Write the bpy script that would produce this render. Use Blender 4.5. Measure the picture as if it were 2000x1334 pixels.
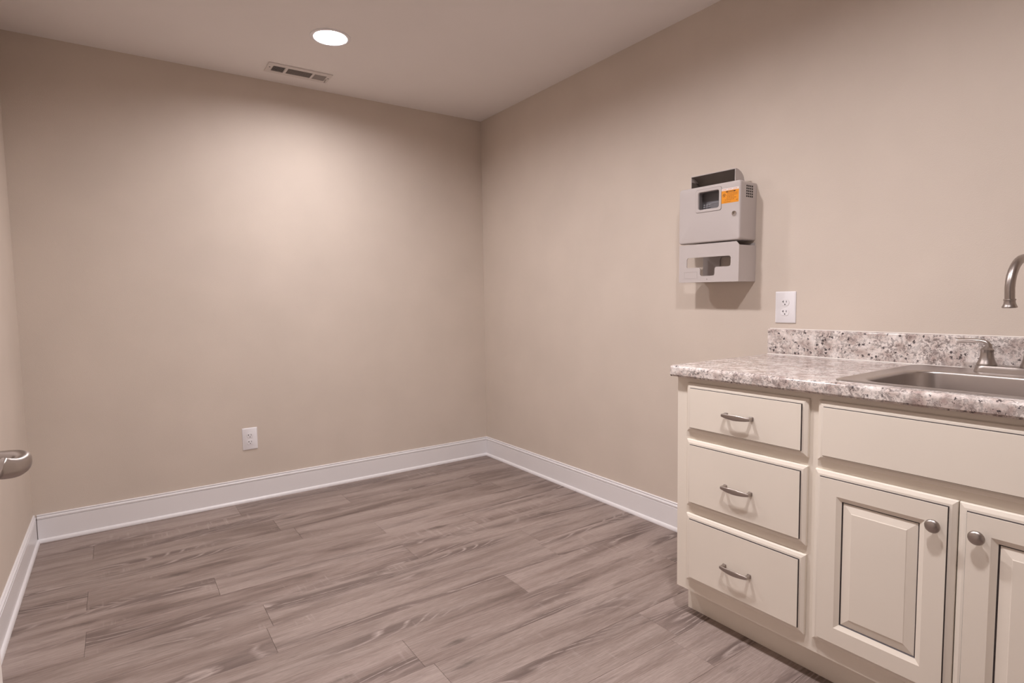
import bpy, bmesh, math, random
from mathutils import Matrix, Vector

# ------------------------------------------------------------------ reset
for o in list(bpy.data.objects):
    bpy.data.objects.remove(o, do_unlink=True)
scene = bpy.context.scene
COL = scene.collection
PI = math.pi
random.seed(7)

# ------------------------------------------------------------------ camera
CAM = Vector((-2.2306, -3.5793, 1.1536))
YAW, PITCH, ROLL, FPX = 0.6048, -0.0727, -0.0157, 1115.76
fw = Vector((math.sin(YAW) * math.cos(PITCH), math.cos(YAW) * math.cos(PITCH), math.sin(PITCH)))
rt0 = Vector((math.cos(YAW), -math.sin(YAW), 0.0))
up0 = rt0.cross(fw)
rt = rt0 * math.cos(ROLL) + up0 * math.sin(ROLL)
up = up0 * math.cos(ROLL) - rt0 * math.sin(ROLL)
cd = bpy.data.cameras.new('camera')
cd.sensor_width = 36.0
cd.lens = 36.0 * FPX / 2000.0
cd.clip_start = 0.02
cam = bpy.data.objects.new('camera', cd)
COL.objects.link(cam)
m = Matrix.Identity(4)
for i in range(3):
    m[i][0], m[i][1], m[i][2], m[i][3] = rt[i], up[i], -fw[i], CAM[i]
cam.matrix_world = m
scene.camera = cam

# ------------------------------------------------------------------ world, exposure, lamp settings
w = bpy.data.worlds.new('world')
scene.world = w
w.use_nodes = True
w.node_tree.nodes['Background'].inputs[0].default_value = (0.9, 0.85, 0.8, 1)
w.node_tree.nodes['Background'].inputs[1].default_value = 0.05
vs = scene.view_settings
vs.view_transform = 'Standard'
vs.look = 'None'
vs.gamma = 1.0
vs.exposure = 0.0
vs.use_curve_mapping = False
LAMP_STRENGTH = (356.0, 485.0, 495.0)       # the three recessed ceiling lamps, far to near
LAMP_COLOR = (1.0, 0.945, 0.96)

# ------------------------------------------------------------------ room dimensions
H = 2.4355          # ceiling
XL = -2.6174        # left wall
YN = -4.60          # wall behind the camera
YC = -2.2534        # left edge of the cabinet
LIGHTS = [(-1.305, -0.735), (-1.33, -1.885), (-1.33, -3.04)]

# ------------------------------------------------------------------ helpers
def tag(o, label=None, cat=None, group=None, kind=None):
    if label: o['label'] = label
    if cat: o['category'] = cat
    if group: o['group'] = group
    if kind: o['kind'] = kind
    return o

def empty(name, loc=(0, 0, 0), rz=0.0):
    o = bpy.data.objects.new(name, None)
    COL.objects.link(o)
    o.location = loc
    o.rotation_euler = (0, 0, rz)
    o.empty_display_size = 0.05
    return o

def link(name, bm, mats, parent=None, smooth=None, loc=None, rz=None):
    """bmesh -> one mesh object. smooth: angle in degrees for smooth shading with sharp edges"""
    bmesh.ops.recalc_face_normals(bm, faces=bm.faces[:])
    if smooth is not None:
        a = math.radians(smooth)
        for f in bm.faces: f.smooth = True
        for e in bm.edges:
            if len(e.link_faces) == 2 and e.calc_face_angle(0) > a: e.smooth = False
    me = bpy.data.meshes.new(name)
    bm.to_mesh(me); bm.free()
    if not isinstance(mats, (list, tuple)): mats = [mats]
    for mt in mats: me.materials.append(mt)
    o = bpy.data.objects.new(name, me)
    COL.objects.link(o)
    if parent: o.parent = parent
    if loc: o.location = loc
    if rz is not None: o.rotation_euler = (0, 0, rz)
    return o

def box(bm, x0, x1, y0, y1, z0, z1, mi=0, bevel=0.0, seg=2):
    x0, x1 = min(x0, x1), max(x0, x1); y0, y1 = min(y0, y1), max(y0, y1); z0, z1 = min(z0, z1), max(z0, z1)
    v = [bm.verts.new(p) for p in ((x0,y0,z0),(x1,y0,z0),(x1,y1,z0),(x0,y1,z0),(x0,y0,z1),(x1,y0,z1),(x1,y1,z1),(x0,y1,z1))]
    fs = [bm.faces.new([v[i] for i in q]) for q in ((0,3,2,1),(4,5,6,7),(0,1,5,4),(1,2,6,5),(2,3,7,6),(3,0,4,7))]
    for f in fs: f.material_index = mi
    if bevel > 0:
        es = {e for f in fs for e in f.edges}
        bmesh.ops.bevel(bm, geom=list(es), offset=bevel, segments=seg, profile=0.5, affect='EDGES')
    return fs

def ring_loft(bm, rings, mis=None, cap0=True, cap1=True, closed=True, capmi=(0, 0)):
    """rings: list of lists of points, same count"""
    R = [[bm.verts.new(p) for p in r] for r in rings]
    n = len(R[0])
    for k in range(len(R) - 1):
        for i in range(n if closed else n - 1):
            j = (i + 1) % n
            f = bm.faces.new((R[k][i], R[k][j], R[k+1][j], R[k+1][i]))
            if mis: f.material_index = mis[k]
    if cap0: bm.faces.new(R[0][::-1]).material_index = capmi[0]
    if cap1: bm.faces.new(R[-1]).material_index = capmi[1]
    return R

def lathe(bm, prof, center=(0, 0, 0), axis='Z', n=32, cap0=True, cap1=True, mi=0):
    """prof: (radius, height) along axis"""
    c = Vector(center); rings = []
    for r, h in prof:
        pts = []
        for i in range(n):
            a = 2 * PI * i / n; u, v_ = r * math.cos(a), r * math.sin(a)
            pts.append(c + (Vector((u, v_, h)) if axis == 'Z' else Vector((u, -h, v_)) if axis == '-Y' else Vector((h, u, v_))))
        rings.append(pts)
    return ring_loft(bm, rings, [mi] * (len(prof) - 1), cap0, cap1, capmi=(mi, mi))

def sweep(bm, pts, radii, ref=(0, 0, 1), n=16, power=1.0):
    """elliptic section swept along pts; radii = (side, along ref). power<1 squares the section off"""
    pts = [Vector(p) for p in pts]; ref = Vector(ref); rings = []
    for i, p in enumerate(pts):
        t = (pts[min(i+1, len(pts)-1)] - pts[max(i-1, 0)]).normalized()
        s = t.cross(ref)
        if s.length < 1e-4: s = t.orthogonal()
        s.normalize(); u = s.cross(t).normalized()
        a, b = radii[i]; rg = []
        for k in range(n):
            an = 2 * PI * (k + 0.5) / n; c, q = math.cos(an), math.sin(an)
            rg.append(p + s * (a * math.copysign(abs(c) ** power, c)) + u * (b * math.copysign(abs(q) ** power, q)))
        rings.append(rg)
    ring_loft(bm, rings)

def rrect(x0, x1, y0, y1, r, z, n=8):
    """rounded rectangle points in the XY plane"""
    pts = []
    for cx, cy, a0 in ((x1 - r, y1 - r, 0), (x0 + r, y1 - r, PI/2), (x0 + r, y0 + r, PI), (x1 - r, y0 + r, 1.5*PI)):
        for i in range(n + 1):
            a = a0 + PI/2 * i / n
            pts.append((cx + r * math.cos(a), cy + r * math.sin(a), z))
    return pts

def rrect_xz(x0, x1, z0, z1, r, y, n=6):
    return [(p[0], y, p[1]) for p in rrect(x0, x1, z0, z1, r, 0, n)]

def catmull(P, per=8):
    P = [Vector(p) for p in P]; out = []
    for i in range(len(P) - 1):
        p0, p1, p2, p3 = P[max(i-1, 0)], P[i], P[i+1], P[min(i+2, len(P)-1)]
        for k in range(per):
            t = k / per
            out.append(0.5 * ((2*p1) + (p2-p0)*t + (2*p0-5*p1+4*p2-p3)*t*t + (3*p1-p0-3*p2+p3)*t**3))
    out.append(P[-1]); return out

def lerp(a, b, t): return a + (b - a) * t

# ------------------------------------------------------------------ materials
def new_mat(name):
    mt = bpy.data.materials.new(name); mt.use_nodes = True
    nt = mt.node_tree; b = nt.nodes['Principled BSDF']
    return mt, nt, b

def plain(name, col, rough=0.5, metal=0.0, spec=0.5):
    mt, nt, b = new_mat(name)
    b.inputs['Base Color'].default_value = (*col, 1); b.inputs['Roughness'].default_value = rough
    b.inputs['Metallic'].default_value = metal; b.inputs['Specular IOR Level'].default_value = spec
    return mt

def N(nt, typ, **kw):
    n = nt.nodes.new(typ)
    for k, v in kw.items():
        if k in n.inputs: n.inputs[k].default_value = v
        else: setattr(n, k, v)
    return n

def ramp(nt, src, stops):
    r = nt.nodes.new('ShaderNodeValToRGB'); el = r.color_ramp.elements
    while len(el) < len(stops): el.new(0.5)
    for e, (p, c) in zip(el, stops): e.position = p; e.color = (*c, 1) if len(c) == 3 else c
    nt.links.new(src, r.inputs[0]); return r.outputs[0]

def mixc(nt, fac, a, b, mode='MIX'):
    mx = nt.nodes.new('ShaderNodeMix'); mx.data_type = 'RGBA'; mx.blend_type = mode
    for s, v in ((0, fac), (6, a), (7, b)):
        if isinstance(v, bpy.types.NodeSocket): nt.links.new(v, mx.inputs[s])
        elif s == 0: mx.inputs[0].default_value = v
        else: mx.inputs[s].default_value = (*v, 1)
    return mx.outputs[2]

def math_(nt, op, a, b=None, c=None):
    n = nt.nodes.new('ShaderNodeMath'); n.operation = op
    for i, v in enumerate((a, b, c)):
        if v is None: continue
        if isinstance(v, bpy.types.NodeSocket): nt.links.new(v, n.inputs[i])
        else: n.inputs[i].default_value = v
    return n.outputs[0]

def obj_coord(nt, scale=(1, 1, 1), rand=False):
    tc = nt.nodes.new('ShaderNodeTexCoord'); src = tc.outputs['Object']
    if rand:
        oi = nt.nodes.new('ShaderNodeObjectInfo')
        cb = nt.nodes.new('ShaderNodeCombineXYZ')
        for i, k in enumerate((37.0, 11.0, 53.0)):
            nt.links.new(math_(nt, 'MULTIPLY', oi.outputs['Random'], k), cb.inputs[i])
        ad = nt.nodes.new('ShaderNodeVectorMath'); ad.operation = 'ADD'
        nt.links.new(src, ad.inputs[0]); nt.links.new(cb.outputs[0], ad.inputs[1]); src = ad.outputs[0]
    mp = nt.nodes.new('ShaderNodeMapping'); mp.inputs['Scale'].default_value = scale
    nt.links.new(src, mp.inputs[0]); return mp.outputs[0]

def noise(nt, vec, scale, detail=3, rough=0.5, dist=0.0):
    n = N(nt, 'ShaderNodeTexNoise', Scale=scale, Detail=detail, Roughness=rough, Distortion=dist)
    nt.links.new(vec, n.inputs['Vector']); return n.outputs[0]

def bump(nt, b, h, strength, dist):
    bp = N(nt, 'ShaderNodeBump', Strength=strength, Distance=dist)
    nt.links.new(h, bp.inputs['Height']); nt.links.new(bp.outputs[0], b.inputs['Normal'])

def paint(name, col, rough, bs=300, strength=0.15, var=0.03):
    mt, nt, b = new_mat(name)
    v = obj_coord(nt)
    n1 = noise(nt, v, bs, 2, 0.6); n2 = noise(nt, v, 3.0, 3)
    lo = tuple(c * (1 - var) for c in col); hi = tuple(min(1, c * (1 + var)) for c in col)
    nt.links.new(ramp(nt, n2, ((0.3, lo), (0.7, hi))), b.inputs['Base Color'])
    b.inputs['Roughness'].default_value = rough; b.inputs['Specular IOR Level'].default_value = 0.35
    bump(nt, b, n1, strength, 0.002)
    return mt

M = {}
M['wall'] = paint('greige_wall_paint', (0.655, 0.572, 0.497), 0.75, 260, 0.22)
M['ceiling'] = paint('ceiling_paint', (0.86, 0.82, 0.80), 0.9, 300, 0.12, 0.01)
M['trim'] = paint('white_trim_paint', (0.84, 0.82, 0.83), 0.3, 60, 0.03, 0.01)
M['door'] = paint('door_paint', (0.80, 0.74, 0.70), 0.4, 60, 0.03, 0.01)
M['cream'] = paint('cream_cabinet_paint', (0.86, 0.79, 0.695), 0.38, 90, 0.04, 0.02)
M['plastic_white'] = plain('white_plastic', (0.83, 0.81, 0.83), 0.3)
M['slot'] = plain('outlet_slot', (0.02, 0.018, 0.017), 0.6)
M['gap'] = plain('dark_gap', (0.01, 0.008, 0.007), 0.9)
M['subfloor'] = plain('subfloor', (0.05, 0.04, 0.035), 0.9)
M['chrome'] = plain('chrome', (0.72, 0.70, 0.69), 0.12, 1.0)
M['vent'] = plain('vent_enamel', (0.74, 0.69, 0.66), 0.45)
M['duct'] = plain('duct_interior', (0.15, 0.14, 0.145), 0.8)
M['caulk'] = plain('caulk', (0.82, 0.77, 0.72), 0.4)

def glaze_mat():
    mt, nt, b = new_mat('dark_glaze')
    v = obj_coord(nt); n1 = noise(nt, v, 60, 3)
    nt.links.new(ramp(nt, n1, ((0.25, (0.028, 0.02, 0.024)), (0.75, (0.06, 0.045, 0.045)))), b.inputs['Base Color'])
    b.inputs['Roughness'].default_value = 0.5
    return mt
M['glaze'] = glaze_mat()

def metal_mat(name, col, rough, stretch=(1, 1, 1), s=400, strength=0.05):
    mt, nt, b = new_mat(name)
    v = obj_coord(nt, stretch); n1 = noise(nt, v, s, 2)
    b.inputs['Base Color'].default_value = (*col, 1); b.inputs['Metallic'].default_value = 1.0
    rr = nt.nodes.new('ShaderNodeMapRange'); rr.inputs[3].default_value = rough - 0.05; rr.inputs[4].default_value = rough + 0.08
    nt.links.new(n1, rr.inputs[0]); nt.links.new(rr.outputs[0], b.inputs['Roughness'])
    bump(nt, b, n1, strength, 0.0005)
    return mt
M['nickel'] = metal_mat('brushed_nickel', (0.43, 0.385, 0.36), 0.32, (1, 1, 1), 300, 0.015)
M['steel'] = metal_mat('stainless_steel', (0.56, 0.52, 0.50), 0.30, (0.06, 1, 1), 500, 0.06)

def laminate():
    mt, nt, b = new_mat('granite_laminate')
    v = obj_coord(nt)
    sc = nt.nodes.new('ShaderNodeVectorMath'); sc.operation = 'SCALE'; sc.inputs['Scale'].default_value = 0.010
    nz = N(nt, 'ShaderNodeTexNoise', Scale=90.0, Detail=3.0); nt.links.new(v, nz.inputs['Vector'])
    vd = nt.nodes.new('ShaderNodeVectorMath'); vd.operation = 'ADD'
    nt.links.new(nz.outputs['Color'], sc.inputs[0]); nt.links.new(v, vd.inputs[0]); nt.links.new(sc.outputs[0], vd.inputs[1])
    v2 = vd.outputs[0]
    # pale feldspar patches over a pinkish grey ground
    base = ramp(nt, noise(nt, v2, 30, 4, 0.6), ((0.32, (0.44, 0.345, 0.315)), (0.43, (0.65, 0.56, 0.52)), (0.53, (0.80, 0.73, 0.69)), (0.70, (0.88, 0.83, 0.80))))
    # dense brown-grey mottling, gathered in clouds
    cloud = ramp(nt, noise(nt, v, 14, 3), ((0.36, (0, 0, 0)), (0.62, (1, 1, 1))))
    mott = ramp(nt, noise(nt, v2, 120, 4, 0.7), ((0.46, (0, 0, 0)), (0.56, (1, 1, 1))))
    f1 = math_(nt, 'MULTIPLY', mott, math_(nt, 'ADD', math_(nt, 'MULTIPLY', cloud, 0.60), 0.20))
    c1 = mixc(nt, f1, base, (0.16, 0.12, 0.11))
    # wiry dark veins
    vl = math_(nt, 'ABSOLUTE', math_(nt, 'SUBTRACT', noise(nt, v2, 60, 4, 0.65), 0.5))
    vm = math_(nt, 'MULTIPLY', ramp(nt, vl, ((0.0, (1, 1, 1)), (0.04, (0, 0, 0)))), ramp(nt, noise(nt, v, 40, 2), ((0.48, (0, 0, 0)), (0.60, (1, 1, 1)))))
    c2 = mixc(nt, math_(nt, 'MULTIPLY', vm, 0.85), c1, (0.10, 0.075, 0.07))
    # black mica flecks
    nz3 = N(nt, 'ShaderNodeTexNoise', Scale=210.0, Detail=2.0); nt.links.new(v, nz3.inputs['Vector'])
    sc3 = nt.nodes.new('ShaderNodeVectorMath'); sc3.operation = 'SCALE'; sc3.inputs['Scale'].default_value = 0.015
    vd3 = nt.nodes.new('ShaderNodeVectorMath'); vd3.operation = 'ADD'
    nt.links.new(nz3.outputs['Color'], sc3.inputs[0]); nt.links.new(v, vd3.inputs[0]); nt.links.new(sc3.outputs[0], vd3.inputs[1])
    vo = N(nt, 'ShaderNodeTexVoronoi', Scale=85.0); nt.links.new(vd3.outputs[0], vo.inputs['Vector'])
    sep = nt.nodes.new('ShaderNodeSeparateColor'); nt.links.new(vo.outputs['Color'], sep.inputs[0])
    rad = math_(nt, 'MULTIPLY', math_(nt, 'GREATER_THAN', sep.outputs[0], 0.55), math_(nt, 'MULTIPLY', sep.outputs[1], 0.42))
    spot = math_(nt, 'LESS_THAN', vo.outputs['Distance'], rad)
    c3 = mixc(nt, math_(nt, 'MULTIPLY', spot, 0.9), c2, (0.045, 0.036, 0.04))
    nt.links.new(c3, b.inputs['Base Color'])
    b.inputs['Roughness'].default_value = 0.16; b.inputs['Specular IOR Level'].default_value = 0.5
    return mt
M['laminate'] = laminate()

def wood_mat():
    mt, nt, b = new_mat('grey_brown_vinyl_plank')
    # long soft streaks
    s1 = noise(nt, obj_coord(nt, (1.0, 8.0, 1.0), True), 1.25, 5, 0.58, 0.4)
    base = ramp(nt, s1, ((0.30, (0.165, 0.122, 0.106)), (0.42, (0.270, 0.210, 0.186)), (0.55, (0.350, 0.283, 0.254)), (0.75, (0.395, 0.325, 0.295))))
    # per plank tone
    oi = nt.nodes.new('ShaderNodeObjectInfo')
    tone = ramp(nt, oi.outputs['Random'], ((0.0, (0.93, 0.925, 0.92)), (1.0, (1.05, 1.05, 1.055))))
    base = mixc(nt, 1.0, base, tone, 'MULTIPLY')
    # growth-ring contours: pale lines inside the darker heartwood figure
    n2 = noise(nt, obj_coord(nt, (1.0, 5.5, 1.0), True), 1.05, 1, 0.3, 0.1)
    pp = math_(nt, 'PINGPONG', math_(nt, 'MULTIPLY', n2, 44.0), 1.0)
    ln = ramp(nt, pp, ((0.0, (1, 1, 1)), (0.38, (0, 0, 0))))
    brk = ramp(nt, noise(nt, obj_coord(nt, (6, 30, 1), True), 3.0, 3), ((0.34, (0, 0, 0)), (0.50, (1, 1, 1))))
    figm = ramp(nt, noise(nt, obj_coord(nt, (0.75, 6.5, 1.0), True), 1.7, 3, 0.45), ((0.53, (0, 0, 0)), (0.66, (1, 1, 1))))
    base = mixc(nt, math_(nt, 'MULTIPLY', figm, 0.78), base, (0.140, 0.102, 0.091))
    base = mixc(nt, math_(nt, 'MULTIPLY', math_(nt, 'MULTIPLY', ln, brk), math_(nt, 'MULTIPLY', figm, 0.85)), base, (0.50, 0.42, 0.385))
    # fine grain along the plank
    fg = noise(nt, obj_coord(nt, (1.0, 30.0, 1.0), True), 9.0, 5, 0.7)
    base = mixc(nt, 0.60, base, ramp(nt, fg, ((0.32, (0.62, 0.595, 0.58)), (0.68, (1.20, 1.20, 1.20)))), 'MULTIPLY')
    fg2 = noise(nt, obj_coord(nt, (1.0, 26.0, 1.0), True), 30.0, 3, 0.6)
    base = mixc(nt, 0.55, base, ramp(nt, fg2, ((0.36, (0.70, 0.68, 0.67)), (0.60, (1.12, 1.12, 1.12)))), 'MULTIPLY')
    # knots: small dark tapering smudges
    kn = N(nt, 'ShaderNodeTexVoronoi', Scale=1.0); nt.links.new(obj_coord(nt, (2.0, 8.5, 1.0), True), kn.inputs['Vector'])
    kd = math_(nt, 'ADD', kn.outputs['Distance'], math_(nt, 'MULTIPLY', noise(nt, obj_coord(nt, (1, 4, 1), True), 11, 5, 0.65), 0.42))
    km = ramp(nt, kd, ((0.20, (1, 1, 1)), (0.36, (0, 0, 0))))
    base = mixc(nt, math_(nt, 'MULTIPLY', km, 0.8), base, (0.095, 0.069, 0.060))
    # faint pale cross-cut saw marks
    sm = noise(nt, obj_coord(nt, (26.0, 2.2, 1.0), True), 2.6, 2, 0.5)
    sk = ramp(nt, noise(nt, obj_coord(nt, (1.0, 2.4, 1.0), True), 3.0, 2), ((0.55, (0, 0, 0)), (0.70, (1, 1, 1))))
    sf = math_(nt, 'MULTIPLY', ramp(nt, sm, ((0.56, (0, 0, 0)), (0.68, (1, 1, 1)))), sk)
    base = mixc(nt, math_(nt, 'MULTIPLY', sf, 0.28), base, (0.52, 0.44, 0.41))
    nt.links.new(base, b.inputs['Base Color'])
    b.inputs['Roughness'].default_value = 0.5; b.inputs['Specular IOR Level'].default_value = 0.35
    bump(nt, b, fg, 0.12, 0.0015)
    return mt
M['wood'] = wood_mat()

def emis(name, col, s):
    mt, nt, b = new_mat(name)
    b.inputs['Base Color'].default_value = (0.9, 0.9, 0.9, 1)
    b.inputs['Emission Color'].default_value = (*col, 1); b.inputs['Emission Strength'].default_value = s
    return mt
for i_, s_ in enumerate(LAMP_STRENGTH): M['lamp%d' % i_] = emis('lamp_lens', LAMP_COLOR, s_)

# ------------------------------------------------------------------ the room shell
def struct(name, bm, mt, parent=None, smooth=None):
    o = link(name, bm, mt, parent, smooth)
    if parent is None: o['kind'] = 'structure'
    return o

T = 0.11
DOOR_Y0, DOOR_Y1, DOOR_H = -3.46, -4.40, 2.06          # opening in the left wall, beside the camera
bm = bmesh.new(); box(bm, XL - T, T, 0, T, 0, H)
struct('wall_back', bm, M['wall'])
bm = bmesh.new(); box(bm, 0, T, YN, 0, 0, H)
struct('wall_right', bm, M['wall'])
bm = bmesh.new()
box(bm, XL - T, XL, DOOR_Y0, 0, 0, H); box(bm, XL - T, XL, YN, DOOR_Y1, 0, H)
box(bm, XL - T, XL, DOOR_Y1, DOOR_Y0, DOOR_H, H)
struct('wall_left', bm, M['wall'])
bm = bmesh.new(); box(bm, XL - T, T, YN - T, YN, 0, H)
struct('wall_near', bm, M['wall'])
# a bit of hall behind the doorway
bm = bmesh.new()
box(bm, -4.0, -3.9, YN, -2.6, 0, H); box(bm, -3.9, XL - T, -2.7, -2.6, 0, H); box(bm, -3.9, XL - T, YN - T, YN, 0, H)
struct('wall_hall', bm, M['wall'])

# ceiling with three round cut-outs for the recessed lamps
def ceiling():
    bm = bmesh.new(); R, q, n = 0.0765, 0.20, 64
    X0, X1, Y0, Y1 = -4.0, T, YN - T, T
    def quad(x0, x1, y0, y1):
        bm.faces.new([bm.verts.new(p) for p in ((x0, y0, H), (x0, y1, H), (x1, y1, H), (x1, y0, H))])
    ys = sorted(LIGHTS, key=lambda l: l[1]); y = Y0
    for (cx, cy) in ys:
        quad(X0, X1, y, cy - q); quad(X0, cx - q, cy - q, cy + q); quad(cx + q, X1, cy - q, cy + q); y = cy + q
        ci, sq = [], []
        for i in range(n):
            a = 2 * PI * (i + 0.5) / n; c, s = math.cos(a), math.sin(a); k = q / max(abs(c), abs(s))
            ci.append(bm.verts.new((cx + R*c, cy + R*s, H))); sq.append(bm.verts.new((cx + k*c, cy + k*s, H)))
        cor = {}
        for i in range(n):
            j = (i + 1) % n
            a0, a1 = sq[i].co, sq[j].co
            if abs(a0.x - a1.x) > 1e-6 and abs(a0.y - a1.y) > 1e-6:
                kx = cx + math.copysign(q, a0.x + a1.x - 2*cx); ky = cy + math.copysign(q, a0.y + a1.y - 2*cy)
                kv = bm.verts.new((kx, ky, H))
                bm.faces.new((ci[i], ci[j], sq[j], kv, sq[i]))
            else:
                bm.faces.new((ci[i], ci[j], sq[j], sq[i]))
    quad(X0, X1, y, Y1)
    for f in bm.faces:
        f.normal_update()
        if f.normal.z > 0: f.normal_flip()
    me = bpy.data.meshes.new('ceiling'); bm.to_mesh(me); bm.free(); me.materials.append(M['ceiling'])
    o = bpy.data.objects.new('ceiling', me); COL.objects.link(o); o['kind'] = 'structure'
ceiling()

# floor: slab + planks
bm = bmesh.new(); box(bm, -4.0, T, YN - T, T, -0.06, -0.0052)
floor = struct('floor', bm, M['subfloor'])
PW, PL, GAP = 0.178, 1.2065, 0.0005
plank_cache = {}
def plank_mesh(L, W):
    key = (round(L, 4), round(W, 4))
    if key in plank_cache: return plank_cache[key]
    bm = bmesh.new(); l, wd, e = L/2 - GAP/2, W/2 - GAP/2, 0.0009
    def rg(i, z): return [(-l+i, -wd+i, z), (l-i, -wd+i, z), (l-i, wd-i, z), (-l+i, wd-i, z)]
    ring_loft(bm, [rg(0, -0.005), rg(0, -e), rg(e*0.35, -e*0.35), rg(e, 0)], cap0=True, cap1=True)
    bmesh.ops.recalc_face_normals(bm, faces=bm.faces[:])
    me = bpy.data.meshes.new('plank'); bm.to_mesh(me); bm.free(); me.materials.append(M['wood'])
    plank_cache[key] = me; return me
rows = []
y = 0.142
while y > YN:
    rows.append((min(y, 0.0), max(y - PW, YN))); y -= PW
joints = {2: -1.172, 5: -1.178, 7: -1.172, 11: -1.487, 1: -0.52, 3: -1.60, 4: -0.33, 6: -1.95, 8: -0.62, 9: -1.85, 10: -0.95, 12: -0.25, 13: -1.92, 14: -0.75}
XF0 = XL - T
for k, (ya, yb) in enumerate(rows):
    if ya - yb < 0.01: continue
    x = joints.get(k, -random.uniform(0.1, 1.2))
    while x - PL > XF0: x -= PL
    xs = [XF0]
    if x - XF0 > 0.03: xs.append(x)
    while xs[-1] + PL < 0: xs.append((xs[-1] if len(xs) > 1 else x) + PL)
    xs = [a for a in xs if a < -0.001] + [0.0]
    for a, b_ in zip(xs[:-1], xs[1:]):
        if b_ - a < 0.02: continue
        o = bpy.data.objects.new('plank', plank_mesh(b_ - a, ya - yb)); COL.objects.link(o)
        o.parent = floor; o.location = ((a + b_)/2, (ya + yb)/2, 0)

# baseboards with a shoe moulding
BP = [(0, 0.1388), (0.0045, 0.1388), (0.0066, 0.1372), (0.0070, 0.1350), (0.0050, 0.1325), (0.0030, 0.1302), (0.0030, 0.1290),
      (0.0085, 0.1285), (0.0105, 0.1270), (0.0112, 0.1240), (0.0112, 0.1195), (0.0098, 0.1165), (0.0070, 0.1152), (0.0070, 0.1140),
      (0.0112, 0.1132), (0.0112, 0.0), (0, 0)]
SP = [(0.0112, 0.0185)] + [(0.0112 + 0.0102 * math.sin(a), 0.0185 * math.cos(a) if a < 1.4 else 0.0185 * math.cos(a)) for a in [i * PI/2/8 for i in range(1, 9)]] + [(0.0112, 0.0)]
SP[-2] = (0.0208, 0.0)
def molding(bm, prof, A, B, nrm, mA=0.0, mB=0.0):
    """profile extruded from A to B along a wall; nrm points into the room; mA/mB = mitre (1) or square cut (0)"""
    A, B, nrm = Vector(A), Vector(B), Vector(nrm); t = (B - A).normalized()
    ring_loft(bm, [[A + nrm*d + t*(d*mA) + Vector((0, 0, z)) for d, z in prof],
                   [B + nrm*d - t*(d*mB) + Vector((0, 0, z)) for d, z in prof]])
def baseboard(name, A, B, nrm, mA, mB, offA=0.0):
    bm = bmesh.new(); t = (Vector(B) - Vector(A)).normalized()
    molding(bm, BP, Vector(A) + t*offA, B, nrm, mA, mB)
    o = struct(name, bm, M['trim'], None, 40)
    bm = bmesh.new(); molding(bm, SP, A, B, nrm, 1.0 if (mA or offA) else 0, mB)
    link('shoe_molding', bm, M['trim'], o, 40)
    return o
baseboard('baseboard_back', (XL, 0, 0), (0, 0, 0), (0, -1, 0), 0, 1, 0.0140)
baseboard('baseboard_right', (0, 0, 0), (0, YC + 0.002, 0), (-1, 0, 0), 1, 0)
baseboard('baseboard_left', (XL, 0, 0), (XL, DOOR_Y0 + 0.062, 0), (1, 0, 0), 0.001, 0)
baseboard('baseboard_near', (XL, YN, 0), (0, YN, 0), (0, 1, 0), 0, 0)

# door casing on the left wall (beside the camera)
bm = bmesh.new()
box(bm, XL, XL + 0.016, DOOR_Y0, DOOR_Y0 + 0.06, 0, DOOR_H + 0.06, 0, 0.003)
box(bm, XL, XL + 0.016, DOOR_Y1 - 0.06, DOOR_Y1, 0, DOOR_H + 0.06, 0, 0.003)
box(bm, XL, XL + 0.016, DOOR_Y1, DOOR_Y0, DOOR_H, DOOR_H + 0.06, 0, 0.003)
struct('trim_1', bm, M['trim'])

# the open door leaf, just left of the frame, with its lever handle reaching into view
HINGE = Vector((-2.570, -3.455, 0))
wl = Vector((-0.2026, 1.3346, 0))
t = 0.5
while (CAM.xy.to_3d() + wl * t - HINGE).length < 0.905: t += 0.001
LATCH = CAM.xy.to_3d() + wl * t
ddir = (LATCH - HINGE).normalized()
ang = math.atan2(ddir.y, ddir.x)
# local frame: X from hinge to latch, -Y into the room side (right of the leaf)
door = empty('door_1', HINGE, ang); door['kind'] = 'structure'
bm = bmesh.new(); box(bm, 0.004, 0.905, 0.0, 0.035, 0.012, 2.035, 0, 0.0015)
link('door_leaf', bm, M['door'], door)
hz = 0.966
hd = empty('door_handle', (0.835, 0, hz)); hd.parent = door
bm = bmesh.new(); lathe(bm, [(0.033, 0.0), (0.033, 0.006), (0.030, 0.010), (0.014, 0.012)], (0, 0, 0), '-Y', 40)
link('rose', bm, M['nickel'], hd, 30)
bm = bmesh.new()
NK = catmull([(0, -0.010, 0.001), (0, -0.032, 0.001), (0, -0.052, 0.001), (-0.005, -0.0635, 0.0), (-0.016, -0.0680, -0.003), (-0.030, -0.0660, -0.0045), (-0.042, -0.0600, -0.002), (-0.049, -0.0565, 0.001)], 6)
rr = []
for i in range(len(NK)):
    s = i / (len(NK) - 1)
    if s < 0.42: rr.append((0.0098, 0.0098))
    else:
        q = (s - 0.42) / 0.58
        rr.append((lerp(0.0098, 0.0052, q), lerp(0.0098, 0.0128, min(1, q * 1.15)) * (1 if q < 0.9 else 1 - (q - 0.9) * 4)))
sweep(bm, NK, rr, (0, 0, 1), 24, 0.8)
link('lever', bm, M['nickel'], hd, 50)

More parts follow.
